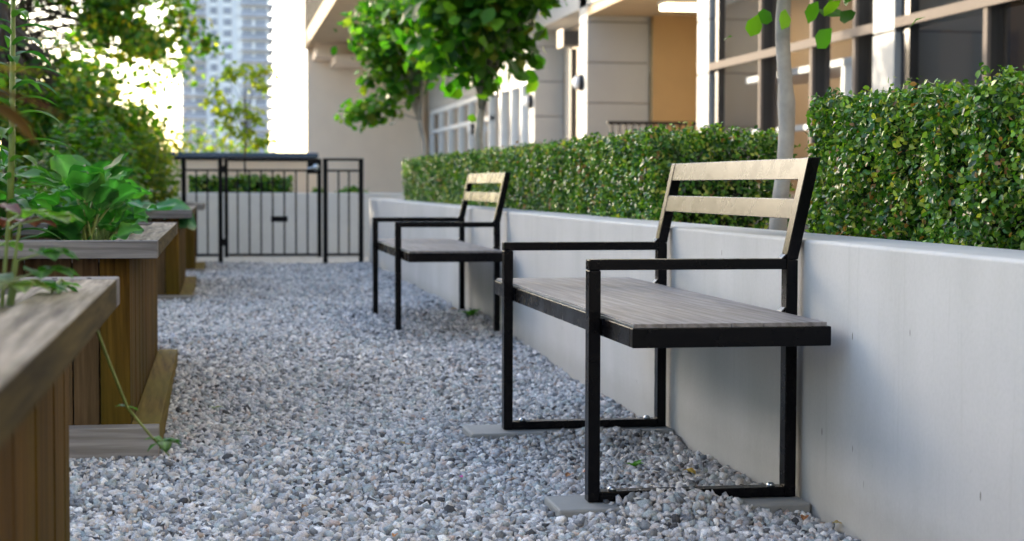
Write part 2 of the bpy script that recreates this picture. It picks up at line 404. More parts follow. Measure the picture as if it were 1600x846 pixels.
# ------------------------------------------------------------ retaining wall
WX = 1.462
w = MB(); w.prism([(WX, -.25), (WX+.22, -.25), (WX+.22, .655), (WX+.006, .655), (WX, .649)], 'y', 1.2, 17.0)
rw = w.build('retaining_wall', M['wall'], loc=(WX, 8, 0), bevel=.008, seg=3)
for y in (3.72, 6.95, 10.3, 13.7):
    j = MB(); j.add([(WX+.009, y, .6558), (WX+.215, y, .6558), (WX+.215, y+.003, .6558), (WX+.009, y+.003, .6558)], [(0, 1, 2, 3)]); j.build('joint', M['joint_pale'], rw)
tag(rw, 'long low pale grey concrete retaining wall behind both benches', 'wall')
g = MB(); g.box(WX+.22, 5.3, 1.2, 17.0, -.1, .60); tag(g.build('planting_bed', M['soil']), kind='structure')

# ------------------------------------------------------------ wooden planters
def planter(x0, x1, y0, y1, label, ledge=True, h=.62):
    t = empty('wooden_planter', ((x0+x1)/2, (y0+y1)/2, 0), label, 'planter', 'raised wooden garden planters along the gravel path')
    ov = .085; ct = .052; bx0, bx1, by0, by1 = x0+ov, x1-ov, y0+ov, y1-ov; cw = .102; zt = h-ct
    def part(name, mat, *a, bevel=.003):
        m = MB(); m.box(*a); return m.build(name, mat, t, bevel=bevel)
    part('cap_board', M['cap_x'], x0, x1, y0, y0+cw, zt, h); part('cap_board', M['cap_x'], x0, x1, y1-cw, y1, zt, h)
    part('cap_board', M['cap_y'], x0, x0+cw, y0+cw+.003, y1-cw-.003, zt, h); part('cap_board', M['cap_y'], x1-cw, x1, y0+cw+.003, y1-cw-.003, zt, h)
    for xx, yy in [(x0+.05, y0+.07), (x1-.05, y0+.07), (x0+.05, y1-.07), (x1-.05, y1-.07), (x1-.11, y0+.07), (x1-.11, y1-.07)]:
        m = MB(); m.lathe([(.0045, 0), (.0045, .0012), (.002, .0014)], (xx, yy, h), n=10); m.build('screw', M['iron'], t)
    # inner lip boards, slightly lower
    part('lip_board', M['cap_y'], x1-cw-.065, x1-cw-.004, y0+cw, y1-cw, zt-.03, h-.012); part('lip_board', M['cap_y'], x0+cw+.004, x0+cw+.065, y0+cw, y1-cw, zt-.03, h-.012)
    # wall boards
    for name, side in (('side_panel', 1), ('side_panel', 0)):
        m = MB(); y = by0+.09
        while y < by1-.09:
            e = min(y+.14, by1-.09); xx = bx1-.035 if side else bx0
            d = rng.uniform(0, .004); m.box(xx-d, xx+.035-d, y, e-.004, -.06, zt-.002); y += .14
        m.build(name, M['board_side'], t, bevel=.002)
    for yy in (by0, by1-.035):
        m = MB(); x = bx0+.09
        while x < bx1-.09:
            e = min(x+.14, bx1-.09); d = rng.uniform(0, .004)*(1 if yy == by0 else -1); m.box(x, e-.004, yy+.012+d, yy+.035+d, -.06, zt-.002); x += .14
        m.build('end_panel', M['board_front'], t, bevel=.002)
    for xx in (bx0, bx1-.09):
        for yy in (by0, by1-.09): part('corner_post', M['board_side'], xx, xx+.089, yy, yy+.089, -.06, zt-.001)
    if ledge:
        part('base_ledge', M['ledge'], bx1+.001, x1, y0+.09, y1-.09, -.06, .062); part('base_ledge', M['ledge_x'], x0, x1-.0, y0, by0-.001, -.06, .060)
    part('soil', M['soil'], bx0+.036, bx1-.036, by0+.036, by1-.036, .2, h-.07, bevel=0)
    return t
planter(*PLANTERS[0], 'nearest weathered wood planter, cropped by the left edge with a runner hanging over it', ledge=False)
planter(*PLANTERS[1], 'weathered wood planter with a mossy base ledge, filled with big leafy kale')
planter(*PLANTERS[2], 'distant wood planter holding the big round squash leaf, just before the gate')
planter(*PLANTERS[3], 'farthest wood planter, only its corner showing beside the black fence')

# ------------------------------------------------------------ benches
def bench(bx, by, label):
    D, L = .54, 1.293                                    # frame depth, frame spacing (local origin at near front foot)
    t = empty('park_bench', (bx, by, 0), label, 'bench', 'black metal benches standing against the wall')
    o = Vector((bx, by, 0)); T = .030; W = .044
    def part(name, mb, mat=M['powder'], parent=t, bevel=.0025):
        mb.v = [tuple(Vector(v)+o) for v in mb.v]; return mb.build(name, mat, parent, bevel=bevel)
    def box(*a): m = MB(); return m.box(*a)
    za, ta = .606, .027
    for y in (0, L):
        y0, y1 = y-W/2, y+W/2
        part('leg', box(0, T, y0, y1, .0, za-ta))
        part('armrest', box(0, D-T-.0005, y0, y1, za-ta+.0005, za))
        part('leg', box(D-T, D, y0, y1, .0, za-.003))
        rn = part('runner', box(T+.0005, D-T-.0005, y0, y1, .001, .026))
        for xx in (T+.035, D-T-.03):
            b = MB(); b.lathe([(.011, 0), (.011, .004), (.006, .009), (.001, .010)], (xx, y, .026), n=10)
            b.v = [tuple(Vector(v)+o) for v in b.v]; b.build('bolt', M['steel'], rn, smooth=True)
        # leaning back post (a continuous bar in profile)
        tl = .054; zt = .862
        m = MB(); m.prism([(D-T, za-.0025), (D, za-.0025), (D+.003, za+.012), (D+tl+.002, zt), (D+tl-T+.000, zt), (D-T+.001, za+.012)], 'y', y0, y1)
        part('back_post', m)
        wl = MB(); wl.prism([(D-T-.013, za), (D-T-.0005, za), (D-T-.0005, za+.012)], 'y', y0+.004, y1-.004); part('weld_gusset', wl)
        wl = MB(); wl.prism([(D-T-.012, .472), (D-T-.0005, .472), (D-T-.0005, .484)], 'y', y0+.004, y1-.004); part('weld_gusset', wl)
    k = .054/(.862-.618)
    def slat(z0, z1):
        xa = lambda z: D-T+.001+k*(z-.618)
        m = MB(); m.prism([(xa(z0)+.001, z0), (xa(z0)+.013, z0), (xa(z1)+.013, z1), (xa(z1)+.001, z1)], 'y', W/2+.0005, L-W/2-.0005)
        part('back_slat', m, bevel=.0015)
    slat(.806, .861); slat(.706, .757)
    # seat box frame between the legs, running past both frames
    e0, e1 = -.352, 1.655; s0, s1 = T+.001, D-T-.001; zs, ap = .468, .052
    part('seat_frame', box(s0, s0+.028, e0+.0285, e1-.0285, zs-ap, zs-.006)); part('seat_frame', box(s1-.028, s1, e0+.0285, e1-.0285, zs-ap, zs-.006))
    part('seat_frame', box(s0, s1, e0, e0+.028, zs-ap, zs-.006)); part('seat_frame', box(s0, s1, e1-.028, e1, zs-ap, zs-.006))
    for yy in (.0, .43, .86, 1.29): part('cross_bar', box(s0+.029, s1-.029, yy-.012, yy+.012, zs-ap+.005, zs-.02), bevel=0)
    n = 6; a0, a1 = s0+.006, s1-.006; pw = (a1-a0)/n
    for i in range(n):
        part('seat_board', box(a0+i*pw, a0+(i+1)*pw-.0014, e0+.012, e1-.012, zs-.018, zs+.003), M['seatwood'], bevel=.0006)
    m = MB(); m.box(s0+.002, s0+.005, e0+.012, e1-.012, zs-.0055, zs-.001); part('edge_highlight', m, M['steel'], bevel=0)  # bright strip modelled as the highlight along the front seat edge
    return t
b1 = bench(.905, 4.203, 'nearer black metal bench with grey board seat, in sharp focus on the right')
b2 = copy_tree(b1); b2.location = (.888, 8.78, -.006); b2['label'] = 'farther black metal bench behind the sharp one, its feet sunk in gravel'

for i, (a, b, c, d) in enumerate(SLABS):
    m = MB(); m.box(a, b, c, d, -.06, -.0015)
    s = m.build('paver_slab', M['slab'], loc=((a+b)/2, (c+d)/2, 0), bevel=.006)
    tag(s, ['grey concrete paver under the nearest bench frame, half buried in gravel', 'grey concrete paver under the second leg frame of the sharp bench'][i], 'paver', 'grey concrete pavers under the bench legs')
for x in (.80,):
    m = MB(); m.box(.85, 1.457, 8.70, 8.86, -.08, -.0015); s = m.build('paver_slab', M['slab'], loc=(1.15, 8.78, 0)); tag(s, 'buried grey paver under the near frame of the farther bench', 'paver', 'grey concrete pavers under the bench legs')

# ------------------------------------------------------------ hedges
def hedge(name, x0, x1, y0, y1, z0, z1, dens, size, label, group=None, pal=HEDGE, w=(4, 5, 4, 1.3, .5), wob=.04):
    t = empty(name, ((x0+x1)/2, (y0+y1)/2, z0), label, 'hedge', group)
    Lx, Ly, Lz = x1-x0, y1-y0, z1-z0; A = [Ly*Lz, Ly*Lz*.4, Lx*Ly, Lx*Lz, Lx*Lz]; n = int(sum(A)*dens)
    f = rng.choice(5, n, p=np.array(A)/sum(A)); u, v = rng.random(n), rng.random(n)
    P = np.zeros((n, 3)); Nn = np.zeros((n, 3))
    for k, (pp, nn) in enumerate([((0*u, u*Ly, v*Lz), (-1, 0, 0)), ((0*u+Lx, u*Ly, v*Lz), (1, 0, 0)), ((u*Lx, v*Ly, 0*u+Lz), (0, 0, 1)), ((u*Lx, 0*u, v*Lz), (0, -1, 0)), ((u*Lx, 0*u+Ly, v*Lz), (0, 1, 0))]):
        m = f == k; P[m] = np.stack(pp, 1)[m]; Nn[m] = nn
    lump = np.sin(P[:, 1]*9+P[:, 2]*5)*.4+np.sin(P[:, 1]*23+P[:, 0]*17+1.3)*.35+np.sin(P[:, 2]*21+P[:, 1]*13)*.35+np.sin(P[:, 1]*3.1)*.5
    depth = rng.exponential(.022, n)-.006
    P += Nn*(wob*np.where(lump > .2, .2+(lump-.2)*.35, lump*1.6)-depth)[:, None]
    # vertical sprig structure: leaves gather on short shoots
    ns = n//16; si = rng.integers(0, n, ns); j = rng.integers(0, ns, n); c = P[si[j]]
    near = rng.random(n) < .6
    P[near] = c[near]+rng.normal(size=(near.sum(), 3))*[.011, .011, .030]+np.where(Nn[si[j]][near][:, 2:3] > .5, [[0, 0, 1.]], [[0, 0, .2]])*rng.uniform(0, .020, (near.sum(), 1))
    top = Lz+.016+.022*np.sin(P[:, 1]*11+P[:, 0]*7)+.010*np.sin(P[:, 1]*37+1)
    P[:, 2] = np.clip(P[:, 2], .01, top+rng.uniform(-.02, .006, n))
    nn = norm(Nn[np.where(near, si[j], np.arange(n))]*.7+rng.normal(size=(n, 3))*.75+[0, 0, .35])
    cl = (np.sin(P[:, 1]*31)+np.sin(P[:, 1]*14+P[:, 2]*19)+np.sin(P[:, 2]*26))/3
    tint = pick_tint(n, pal, w, .22); ts = tint[si[j]]; mixm = near & (rng.random(n) < .75); tint[mixm] = ts[mixm]*rng.uniform(.8, 1.2, (mixm.sum(), 1))
    tint *= (1+.12*cl[:, None])
    V, T, C = leaves(P+[x0, y0, z0], nn, rng.uniform(.7, 1.25, n)*size, tint, 1.15)
    me = np_mesh('foliage', V, T, np.clip(C, 0, 1)); link(me, 'foliage', M['hedge'], t)
    m = MB()
    for i in range(int(Ly*14)):
        x, y = x0+rng.uniform(.08, Lx-.05), y0+rng.uniform(.05, Ly-.05)
        m.tube([(x, y, z0-.02), (x+rng.normal()*.03, y+rng.normal()*.03, z0+Lz*.5), (x+rng.normal()*.06, y+rng.normal()*.06, z1-.04)], [.007, .005, .002], 5)
    m.build('stems', M['bark_dk'], t)
    # dense inner leaf mass so one cannot see through
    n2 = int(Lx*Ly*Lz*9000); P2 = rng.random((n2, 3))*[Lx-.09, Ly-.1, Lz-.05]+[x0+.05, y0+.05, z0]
    V, T, C = leaves(P2, rng.normal(size=(n2, 3)), size*2.0, pick_tint(n2, [(.012, .035, .006), (.02, .05, .008)], [1, 1], .2), 1.3)  # leaf colour darkened to paint the shade inside the hedge gaps
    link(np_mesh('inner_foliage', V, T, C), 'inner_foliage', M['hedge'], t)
    return t
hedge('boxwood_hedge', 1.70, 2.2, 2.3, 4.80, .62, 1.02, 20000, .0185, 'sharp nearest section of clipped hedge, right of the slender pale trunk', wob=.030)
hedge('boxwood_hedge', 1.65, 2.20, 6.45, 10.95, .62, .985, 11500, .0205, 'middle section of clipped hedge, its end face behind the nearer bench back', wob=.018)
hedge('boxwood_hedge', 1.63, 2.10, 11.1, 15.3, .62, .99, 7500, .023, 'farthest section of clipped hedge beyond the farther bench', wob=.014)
hedge('low_hedge', -.30, .80, 19.08, 19.5, .62, .86, 1800, .05, 'low dark green hedge strip seen through the gate bars', wob=.02, pal=GREEN, w=(3, 4, 2, .5))

# ------------------------------------------------------------ wall, parapet beyond the gate
m = MB(); m.box(-4, 5.2, 18.95, 19.07, -.1, .70); tag(m.build('planter_wall', M['white_wall'], loc=(.5, 19, 0), bevel=.01), 'low white wall across the view beyond the gate', 'wall')
g = MB(); g.box(-4, 5.2, 19.07, 20.6, -.05, .62); tag(g.build('planting_soil', M['soil']), kind='structure')
t = empty('parapet_wall', (-.5, 20.6, 0), 'beige parapet wall with blue grey capping above the gate', 'wall')
m = MB(); m.box(-4, 1.16, 20.6, 20.8, -.1, 1.10); m.build('wall_face', M['stucco'], t)
m = MB(); m.box(-4, 1.17, 20.55, 20.85, 1.102, 1.165); m.build('capping', M['cap_blue'], t, bevel=.01)

def small_plant(name, loc, rx, rz, n, size, label, cat='shrub', pal=GREEN, w=(2, 4, 3, 1), mat='leaf', group=None):
    t = empty(name, loc, label, cat, group)
    P = norm(rng.normal(size=(n, 3)))*rng.random((n, 1))**.45*[rx, rx*.7, rz]; P[:, 2] = np.abs(P[:, 2])
    V, T, C = leaves(P+loc, norm(P+rng.normal(size=(n, 3))*.5*rx+[0, 0, .3*rx]), rng.uniform(.7, 1.3, n)*size, pick_tint(n, pal, w), 1.2)
    link(np_mesh('foliage', V, T, C), 'foliage', M[mat], t)
    m = MB()
    for i in range(7):
        a = rng.normal(size=2)*rx*.5; m.tube([tuple(loc), (loc[0]+a[0]*.5, loc[1]+a[1]*.4, loc[2]+rz*.5), (loc[0]+a[0], loc[1]+a[1]*.6, loc[2]+rz*.9)], [.006, .005, .002], 5)
    m.build('stems', M['stem'], t)
    return t
small_plant('low_shrub', (1.10, 19.3, .62), .13, .15, 220, .06, 'small round shrub on the white wall beside the gate latch')
small_plant('low_shrub', (1.46, 19.3, .62), .22, .15, 300, .06, 'small spreading shrub on the white wall behind the right fence panel')

# ------------------------------------------------------------ fence and gate
FY = 16.8
def fpart(t, name, x0, x1, z0, z1, th=.03, bevel=.003, mat=None):
    m = MB(); m.box(x0, x1, FY-th/2, FY+th/2, z0, z1); return m.build(name, mat or M['iron'], t, bevel=bevel)
t = empty('metal_fence', (-.15, FY, 0), 'short black metal fence panel left of the gate', 'fence', 'black fence panels beside the gate')
fpart(t, 'post', -.345, -.30, -.1, 1.045, .05); fpart(t, 'post', .0, .043, -.1, 1.045, .05)
fpart(t, 'top_rail', -.42, -.346, 1.02, 1.045, .035); fpart(t, 'top_rail', -.299, -.001, 1.02, 1.045, .035); fpart(t, 'rail', -.299, -.001, .915, .935); fpart(t, 'rail', -.299, -.001, .10, .125)
for x in (-.205, -.10): fpart(t, 'picket', x-.008, x+.008, .126, .914, .016, 0)
t = empty('metal_fence', (1.2, FY, 0), 'short black metal fence panel between the gate and the wall', 'fence', 'black fence panels beside the gate')
fpart(t, 'post', 1.0, 1.045, -.1, 1.045, .05); fpart(t, 'post', 1.345, 1.39, -.1, 1.045, .05)
fpart(t, 'top_rail', 1.046, 1.344, 1.02, 1.045, .035); fpart(t, 'rail', 1.046, 1.344, .915, .935); fpart(t, 'rail', 1.046, 1.344, .10, .125)
for x in (1.15, 1.25): fpart(t, 'picket', x-.008, x+.008, .126, .914, .016, 0)
t = empty('metal_gate', (.52, FY, 0), 'black metal picket gate with a steel latch, closed across the path', 'gate')
fpart(t, 'stile', .058, .095, .09, 1.04, .04); fpart(t, 'stile', .945, .985, .09, 1.04, .04)
fpart(t, 'top_rail', .096, .944, 1.012, 1.04, .035); fpart(t, 'rail', .096, .944, .915, .935); fpart(t, 'rail', .096, .944, .10, .125)
for i in range(7): x = .185+i*.111; fpart(t, 'picket', x-.008, x+.008, .126, .914, .016, 0)
fpart(t, 'plate', .50, .66, .43, .485, .024)
lb = fpart(t, 'lock_box', .85, .944, .895, 1.011, .05)
m = MB(); m.lathe([(.001, 0), (.028, .004), (.035, .02), (.030, .04), (.012, .05)], (.93, FY-.075, .955), n=18); m.v = [(x, FY-.025-(z-.955), .955+(y-(FY-.075))) for x, y, z in m.v]; m.build('knob', M['steel'], lb, smooth=True)
m = MB(); m.tube([(.93, FY-.06, .955), (.87, FY-.065, .948), (.84, FY-.06, .945)], [.012, .010, .008], 10); m.build('lever', M['steel'], lb, smooth=True)
m = MB()
for z in (.2, .9): m.tube([(.05, FY-.02, z), (.05, FY-.02, z+.07)], .010, 10)
m.build('hinge', M['iron'], t)

# ------------------------------------------------------------ trees
def tree(name, base, h, r0, clusters, leaf, nleaf, label, mat='leaf', pal=GREEN, w=(3, 5, 3, .6), bark='bark', spread=.16, trunk_top=None, group=None, narrow=1.25, lean=(0, 0)):
    """clusters: list of (x,y,z) crown cluster centres"""
    base = Vector(base); t = empty(name, base, label, 'tree', group)
    top = Vector(trunk_top) if trunk_top else base+Vector((lean[0], lean[1], h))
    pts, rad = [], []
    NT = 25
    for i in range(NT):
        s = i/(NT-1); p = base.lerp(top, s); k = math.sin(s*math.pi)
        pts.append(p+Vector((math.sin(s*11+base.y)*r0*.8*k, math.cos(s*7)*r0*.4*k, 0))); rad.append(r0*(1-.40*s)*(1+.05*math.sin(s*31)+(.16 if i in (7, 13, 18) else 0)))
    m = MB(); m.tube(pts, rad, 12); m.build('trunk', M[bark], t, smooth=True)
    m = MB(); cl = [Vector(c) for c in clusters]
    for c in cl:
        s = rng.uniform(.55, 1.0); i = min(NT-1, int(s*(NT-1))); a = pts[i]; mid = a.lerp(c, .5)+Vector((0, 0, (c-a).length*.10))
        m.tube([a, mid, c], [rad[i]*.4, rad[i]*.22, .004], 6)
    m.build('branches', M[bark], t, smooth=True)
    n = nleaf*len(cl); ci = rng.integers(0, len(cl), n); C0 = np.array([c[:] for c in cl])
    sp = spread if hasattr(spread, '__len__') else (spread, spread, spread*.8)
    off = rng.normal(size=(n, 3))*sp; P = C0[ci]+off
    nn = norm(off*.5/np.array(sp)+rng.normal(size=(n, 3))*.6+[0, 0, .7])
    V, T, C = leaves(P, nn, rng.uniform(.6, 1.25, n)*leaf, pick_tint(n, pal, w), narrow)
    link(np_mesh('crown', V, T, C), 'crown', M[mat], t)
    return t
def ell(n, c, r, shell=.4):
    d = norm(rng.normal(size=(n, 3)))*rng.uniform(shell, 1, (n, 1)); return [tuple(x) for x in d*r+np.array(c)]
# row in the planting bed behind the hedge
tree('young_tree', (1.95, 5.87, .58), 1.5, .031, ell(46, (2.05, 5.9, 2.45), (.95, 1.1, .62))+[(1.93, 5.85, 1.60), (1.86, 5.8, 1.62), (2.17, 5.9, 1.60), (2.02, 5.9, 1.7)], .085, 46, 'slender pale trunk rising between two hedge sections, crown cut by the top edge', spread=.14, trunk_top=(2.02, 5.87, 2.3), group='young trees planted in the bed behind the wall')
tree('young_tree', (1.97, 12.7, .58), 1.4, .036, ell(64, (1.88, 12.6, 2.08), (.50, .50, .60), .2)+ell(24, (2.3, 12.5, 2.35), (.34, .3, .4), .1), .135, 34, 'broad leaved young tree with dense dark crown above the hedge, middle of view', spread=.115, trunk_top=(1.88, 12.7, 1.9), group='young trees planted in the bed behind the wall')
tree('young_tree', (1.93, 16.4, .58), 1.4, .030, ell(70, (1.72, 16.4, 2.15), (.36, .45, .62), .1)+[(1.28, 16.4, 1.48), (1.36, 16.3, 1.47), (1.44, 16.4, 1.46), (1.52, 16.4, 1.48), (1.6, 16.4, 1.55), (1.35, 16.4, 2.2), (1.3, 16.4, 2.3), (1.38, 16.4, 2.05)], .10, 36, 'farther young tree whose lower left branch reaches over toward the beige building', spread=.085, trunk_top=(1.9, 16.4, 2.0), pal=GREEN, w=(2, 4, 4, 1), group='young trees planted in the bed behind the wall')
# sapling behind the gate
tree('sapling', (.30, 19.35, .6), 1.2, .012, [(.10, 19.3, 1.95), (.18, 19.3, 2.02), (.30, 19.3, 2.03), (.42, 19.3, 2.0), (.52, 19.3, 2.02), (-.03, 19.3, 1.85), (.02, 19.3, 1.72), (-.08, 19.3, 1.68), (.22, 19.3, 1.62), (.32, 19.3, 1.58), (.40, 19.3, 1.52), (.14, 19.3, 1.42), (.35, 19.3, 1.35), (.48, 19.3, 1.25), (.08, 19.3, 1.55), (.22, 19.3, 1.3), (.5, 19.3, 1.85)], .085, 26, 'thin sapling with sparse yellow green leaves in front of the tower', mat='leafglow', pal=[(.20, .32, .03), (.30, .38, .04)], w=(1, 1), bark='bark_dk', spread=.055)
# left side masses
for i, (x, y, h) in enumerate([(-6.6, 5.4, 4.6), (-7.4, 8.6, 4.8), (-8.2, 11.5, 4.6), (-8.6, 14.2, 5.0), (-8.0, 17.0, 4.7), (-8.7, 19.8, 5.2), (-8.3, 22.6, 4.6), (-8.4, 26.5, 4.6), (-8.2, 30.5, 4.8), (-8.8, 34.5, 4.8)]):  # unseen row added to keep direct sun off the wall and benches
    tree('sun_screen_tree', (x, y, -.1), h*.8, .10, ell(95, (x, y, h*.52), (1.1, 1.9, h*.48), .1), .19, 65, ['first', 'second', 'third', 'fourth', 'fifth', 'sixth', 'seventh', 'eighth', 'ninth', 'tenth'][i]+' unseen tree of the row added to block the low sun, counted from the camera', pal=GREEN, bark='bark_dk', spread=.22, group='unseen trees added left of the garden to block the sun')
t = empty('reflection_block', (-26, 62, 0), 'unseen low brown building added to darken the glazing reflections, outside the left edge of the view', 'building')  # unseen block added so the glass mirrors a dark mass instead of sky
m = MB(); m.box(-48, -8.9, 60, 70, -.1, 7.9); m.build('wall', M['brick'], t)
m = MB(); m.box(-48.2, -8.8, 59.7, 70.2, 7.91, 8.2); m.build('roof', M['dkframe'], t)
for k in range(12):
    for z in (1.0, 4.6):
        m = MB(); m.box(-46+k*3.1, -44.2+k*3.1, 59.93, 59.99, z, z+1.9); m.build('window', M['dkframe'], t)
canopy = [c for c in ell(110, (-1.75, 22, 3.1), (1.6, 1.2, 1.15), .15) if not (-2.35 < c[0] < -1.65 and 2.45 < c[2] < 3.15)]+[(rng.uniform(-1.3, -.45), 22+rng.normal()*.4, rng.uniform(2.4, 3.2)) for _ in range(20)]+[(rng.uniform(-1.5, -.62), 22+rng.normal()*.4, rng.uniform(2.0, 2.5)) for _ in range(9)]
tree('leafy_tree', (-3.6, 22, -.1), 4.5, .08, canopy+[(-.35, 22, 2.75), (-.2, 22, 2.55), (-.12, 22, 2.5), (-.45, 22, 3.1), (-.5, 22, 2.2)], .10, 52, 'large dark tree filling the upper left with bright sky gaps', mat='leafglow', pal=GREEN, w=(4, 4, 3, 2.5), bark='bark_dk', spread=.115, trunk_top=(-3.2, 22.5, 3.6))
tree('leafy_tree', (-1.9, 16.2, -.1), 2.6, .07, ell(120, (-1.45, 16.2, 1.3), (.82, .8, .72), .1), .085, 55, 'dense mid green bushy tree behind the vegetable beds', mat='leafglow', pal=GREEN, w=(2.5, 4, 3, 2), bark='bark_dk', spread=.12)
tree('leafy_tree', (-.9, 17.9, -.1), 1.6, .04, ell(85, (-.86, 17.9, 1.10), (.52, .5, .62), .1), .06, 45, 'yellow green backlit bush just left of the black fence', mat='leafglow', pal=YELL, w=(3, 3, 2), bark='bark_dk', spread=.09)
for i, (x, y, rx, rz, lab) in enumerate([(-.95, 13.2, .5, 1.0, 'dark leafy bush growing out of the distant planter'), (-1.25, 9.6, .5, 1.05, 'tall leafy bush between the kale planter and the distant planter'), (-.62, 15.8, .32, .95, 'yellow green feathery bush growing in the farthest planter')]):
    small_plant('leafy_bush', (x, y, .35 if y != 9.6 else -.03), rx, rz, 2600 if i < 2 else 1500, .06, lab, 'bush', mat='leaf' if i < 2 else 'leafglow', pal=GREEN if i < 2 else YELL, w=(4, 4, 2, .5) if i < 2 else (2, 2, 2))
# strip of far foliage above the parapet
small_plant('distant_shrubs', (-.7, 26, .5), 2.0, 1.25, 3600, .09, 'soft yellow green shrubs just above the parapet at the foot of the tower', 'shrub', mat='leafglow', pal=YELL, w=(3, 3, 1))

t = empty('sun_block_house', (-30, 33, 0), 'unseen flat roofed building added far outside the left edge to shade the near path', 'building')  # unseen mass added to cut direct sun on the near wall
m = MB(); m.box(-45, -16.8, 30, 36, -.1, 9.3); m.build('wall', M['brick'], t)
m = MB(); m.box(-45.2, -16.6, 29.8, 36.2, 9.31, 9.6); m.build('roof', M['dkframe'], t)
for k in range(9): m = MB(); m.box(-44+k*3, -42.4+k*3, 29.93, 29.99, 1, 2.9); m.build('window', M['dkframe'], t)
# ------------------------------------------------------------ shaped big leaves
def blade(m, base, direc, length, width, kind='ovate', droop=.5, ruffle=0, fold=.25, nu=9, nv=7, up=(0, 0, 1), twist=0):
    d = Vector(direc).normalized(); side = d.cross(Vector(up))
    if side.length < .1: side = Vector((1, 0, 0))
    side.normalize(); nrm = side.cross(d).normalized()
    if twist:
        q = Matrix.Rotation(twist, 3, d); side = q@side; nrm = q@nrm
    vs = []; ph = rng.uniform(0, 6)
    p = Vector(base); step = length/(nu-1); cur = d.copy()
    for i in range(nu):
        s = i/(nu-1)
        wd = {'ovate': math.sin(math.pi*min(1, s**.75+.001))**.8, 'lance': math.sin(math.pi*s**.8)**.9*(1 if s < .6 else 1), 'round': math.sqrt(max(0, 1-(2*s-1)**2))**.8, 'kale': (min(1, s*2.2)**.8)*math.sqrt(max(0, 1-max(0, s-.55)**2/.2025))}[kind]
        wd = max(wd, .03)*width/2
        for j in range(nv):
            u = j/(nv-1)*2-1
            z = fold*abs(u)*wd+ruffle*width*(abs(u)**2)*math.sin(s*14+ph+u*2.5)*.5+ruffle*width*.25*math.sin(u*9+s*11+ph)*max(s, abs(u))
            vs.append(p+side*(u*wd)+nrm*z)
        cur = (cur+Vector((0, 0, -droop/(nu-1)))).normalized(); p = p+cur*step
        nrm = side.cross(cur).normalized()
    fs = [(i*nv+j, i*nv+j+1, (i+1)*nv+j+1, (i+1)*nv+j) for i in range(nu-1) for j in range(nv-1)]
    return m.add(vs, fs)
def build_leaf(m, name, mat, parent, tint):
    me = bpy.data.meshes.new(name); me.from_pydata(m.v, [], m.f); me.update()
    a = me.attributes.new('tint', 'FLOAT_COLOR', 'POINT'); c = np.tile([*tint, 1.], (len(m.v), 1)); 
    c[:, :3] *= (1+.14*np.sin(np.arange(len(m.v))*1.7))[:, None]
    if m.f and len(m.v) % 7 == 0 and len(m.v) >= 49: c[3::7, :3] = c[3::7, :3]*1.5+[.04, .05, .03]; c[0::7, :3] *= [1.5, 1.1, .8]
    a.data.foreach_set('color', c.astype(np.float32).ravel())
    return link(me, name, mat, parent, smooth=True)
def leafy(name, loc, n, h, length, width, kind, ruffle, label, cat, tint=(.025, .12, .03), tint2=(.09, .25, .06), mat='kale', stem_r=.007, elev=(.4, 1.3), droop=.7, pet=.5, dirbias=0, r=.0, group=None):
    t = empty(name, loc, label, cat, group); L = Vector(loc); st = MB()
    for i in range(n):
        az = i*2.4+rng.uniform(-.4, .4); el = rng.uniform(*elev); z = h*rng.uniform(.15, 1)
        b = L+Vector((rng.normal()*.01, rng.normal()*.01, z*.6)); d = Vector((math.cos(az)*math.cos(el)+dirbias, math.sin(az)*math.cos(el), math.sin(el))).normalized()
        pl = pet*length*rng.uniform(.6, 1.1); e = b+d*pl
        st.tube([L+Vector((0, 0, z*.2)), b, e], [stem_r, stem_r*.8, stem_r*.45], 6)
        s = rng.uniform(.75, 1.15); k = rng.random(); m = MB()
        blade(m, e-d*.01, d, length*s, width*s, kind, droop*rng.uniform(.6, 1.3), ruffle, twist=rng.uniform(-.7, .7))
        build_leaf(m, 'leaf', M[mat], t, tuple(a*(1-k)+b_*k for a, b_ in zip(tint, tint2)))
    st.build('stem', M['stem'], t, smooth=True)
    return t
# kale in the second planter
for i, (x, y, h, ln, lab) in enumerate([(-.42, 5.75, .30, .17, 'kale plant with broad veined leaves at the front corner of the planter'), (-.74, 5.70, .30, .16, 'kale plant beside the tall leafy stalk in the planter'),
        (-.40, 6.35, .34, .17, 'kale plant with curled pale leaf tips rising above its row'), (-.85, 6.4, .42, .18, 'kale plant hidden mostly behind the front ones'), (-.45, 7.0, .30, .17, 'kale plant at the back corner of the kale planter'), (-1.1, 6.0, .45, .18, 'kale plant at the left edge of the picture')]):
    leafy('kale_plant', (x, y, .5), 26, h, ln*.72, ln*.66, 'kale', .20, lab, 'vegetable plant', group='kale plants in the middle planter', elev=(.6, 1.35), pet=.95, droop=1.0)
leafy('squash_plant', (-.50, 11.85, .5), 7, .10, .30, .34, 'round', .05, 'squash plant with a broad blue green leaf over its planter edge', 'vegetable plant', tint=(.05, .20, .09), tint2=(.09, .26, .13), elev=(.2, .7), droop=1.0, pet=.25)
for (x, y, h, lab) in [(-.85, 12.2, .5, 'leafy vegetable behind the squash in the distant planter'), (-.55, 7.45, .45, 'tall leafy vegetable behind the kale')]:
    leafy('leafy_vegetable', (x, y, .5), 16, h, .2, .17, 'ovate', .08, lab, 'vegetable plant', tint=(.03, .11, .03), tint2=(.10, .22, .05))
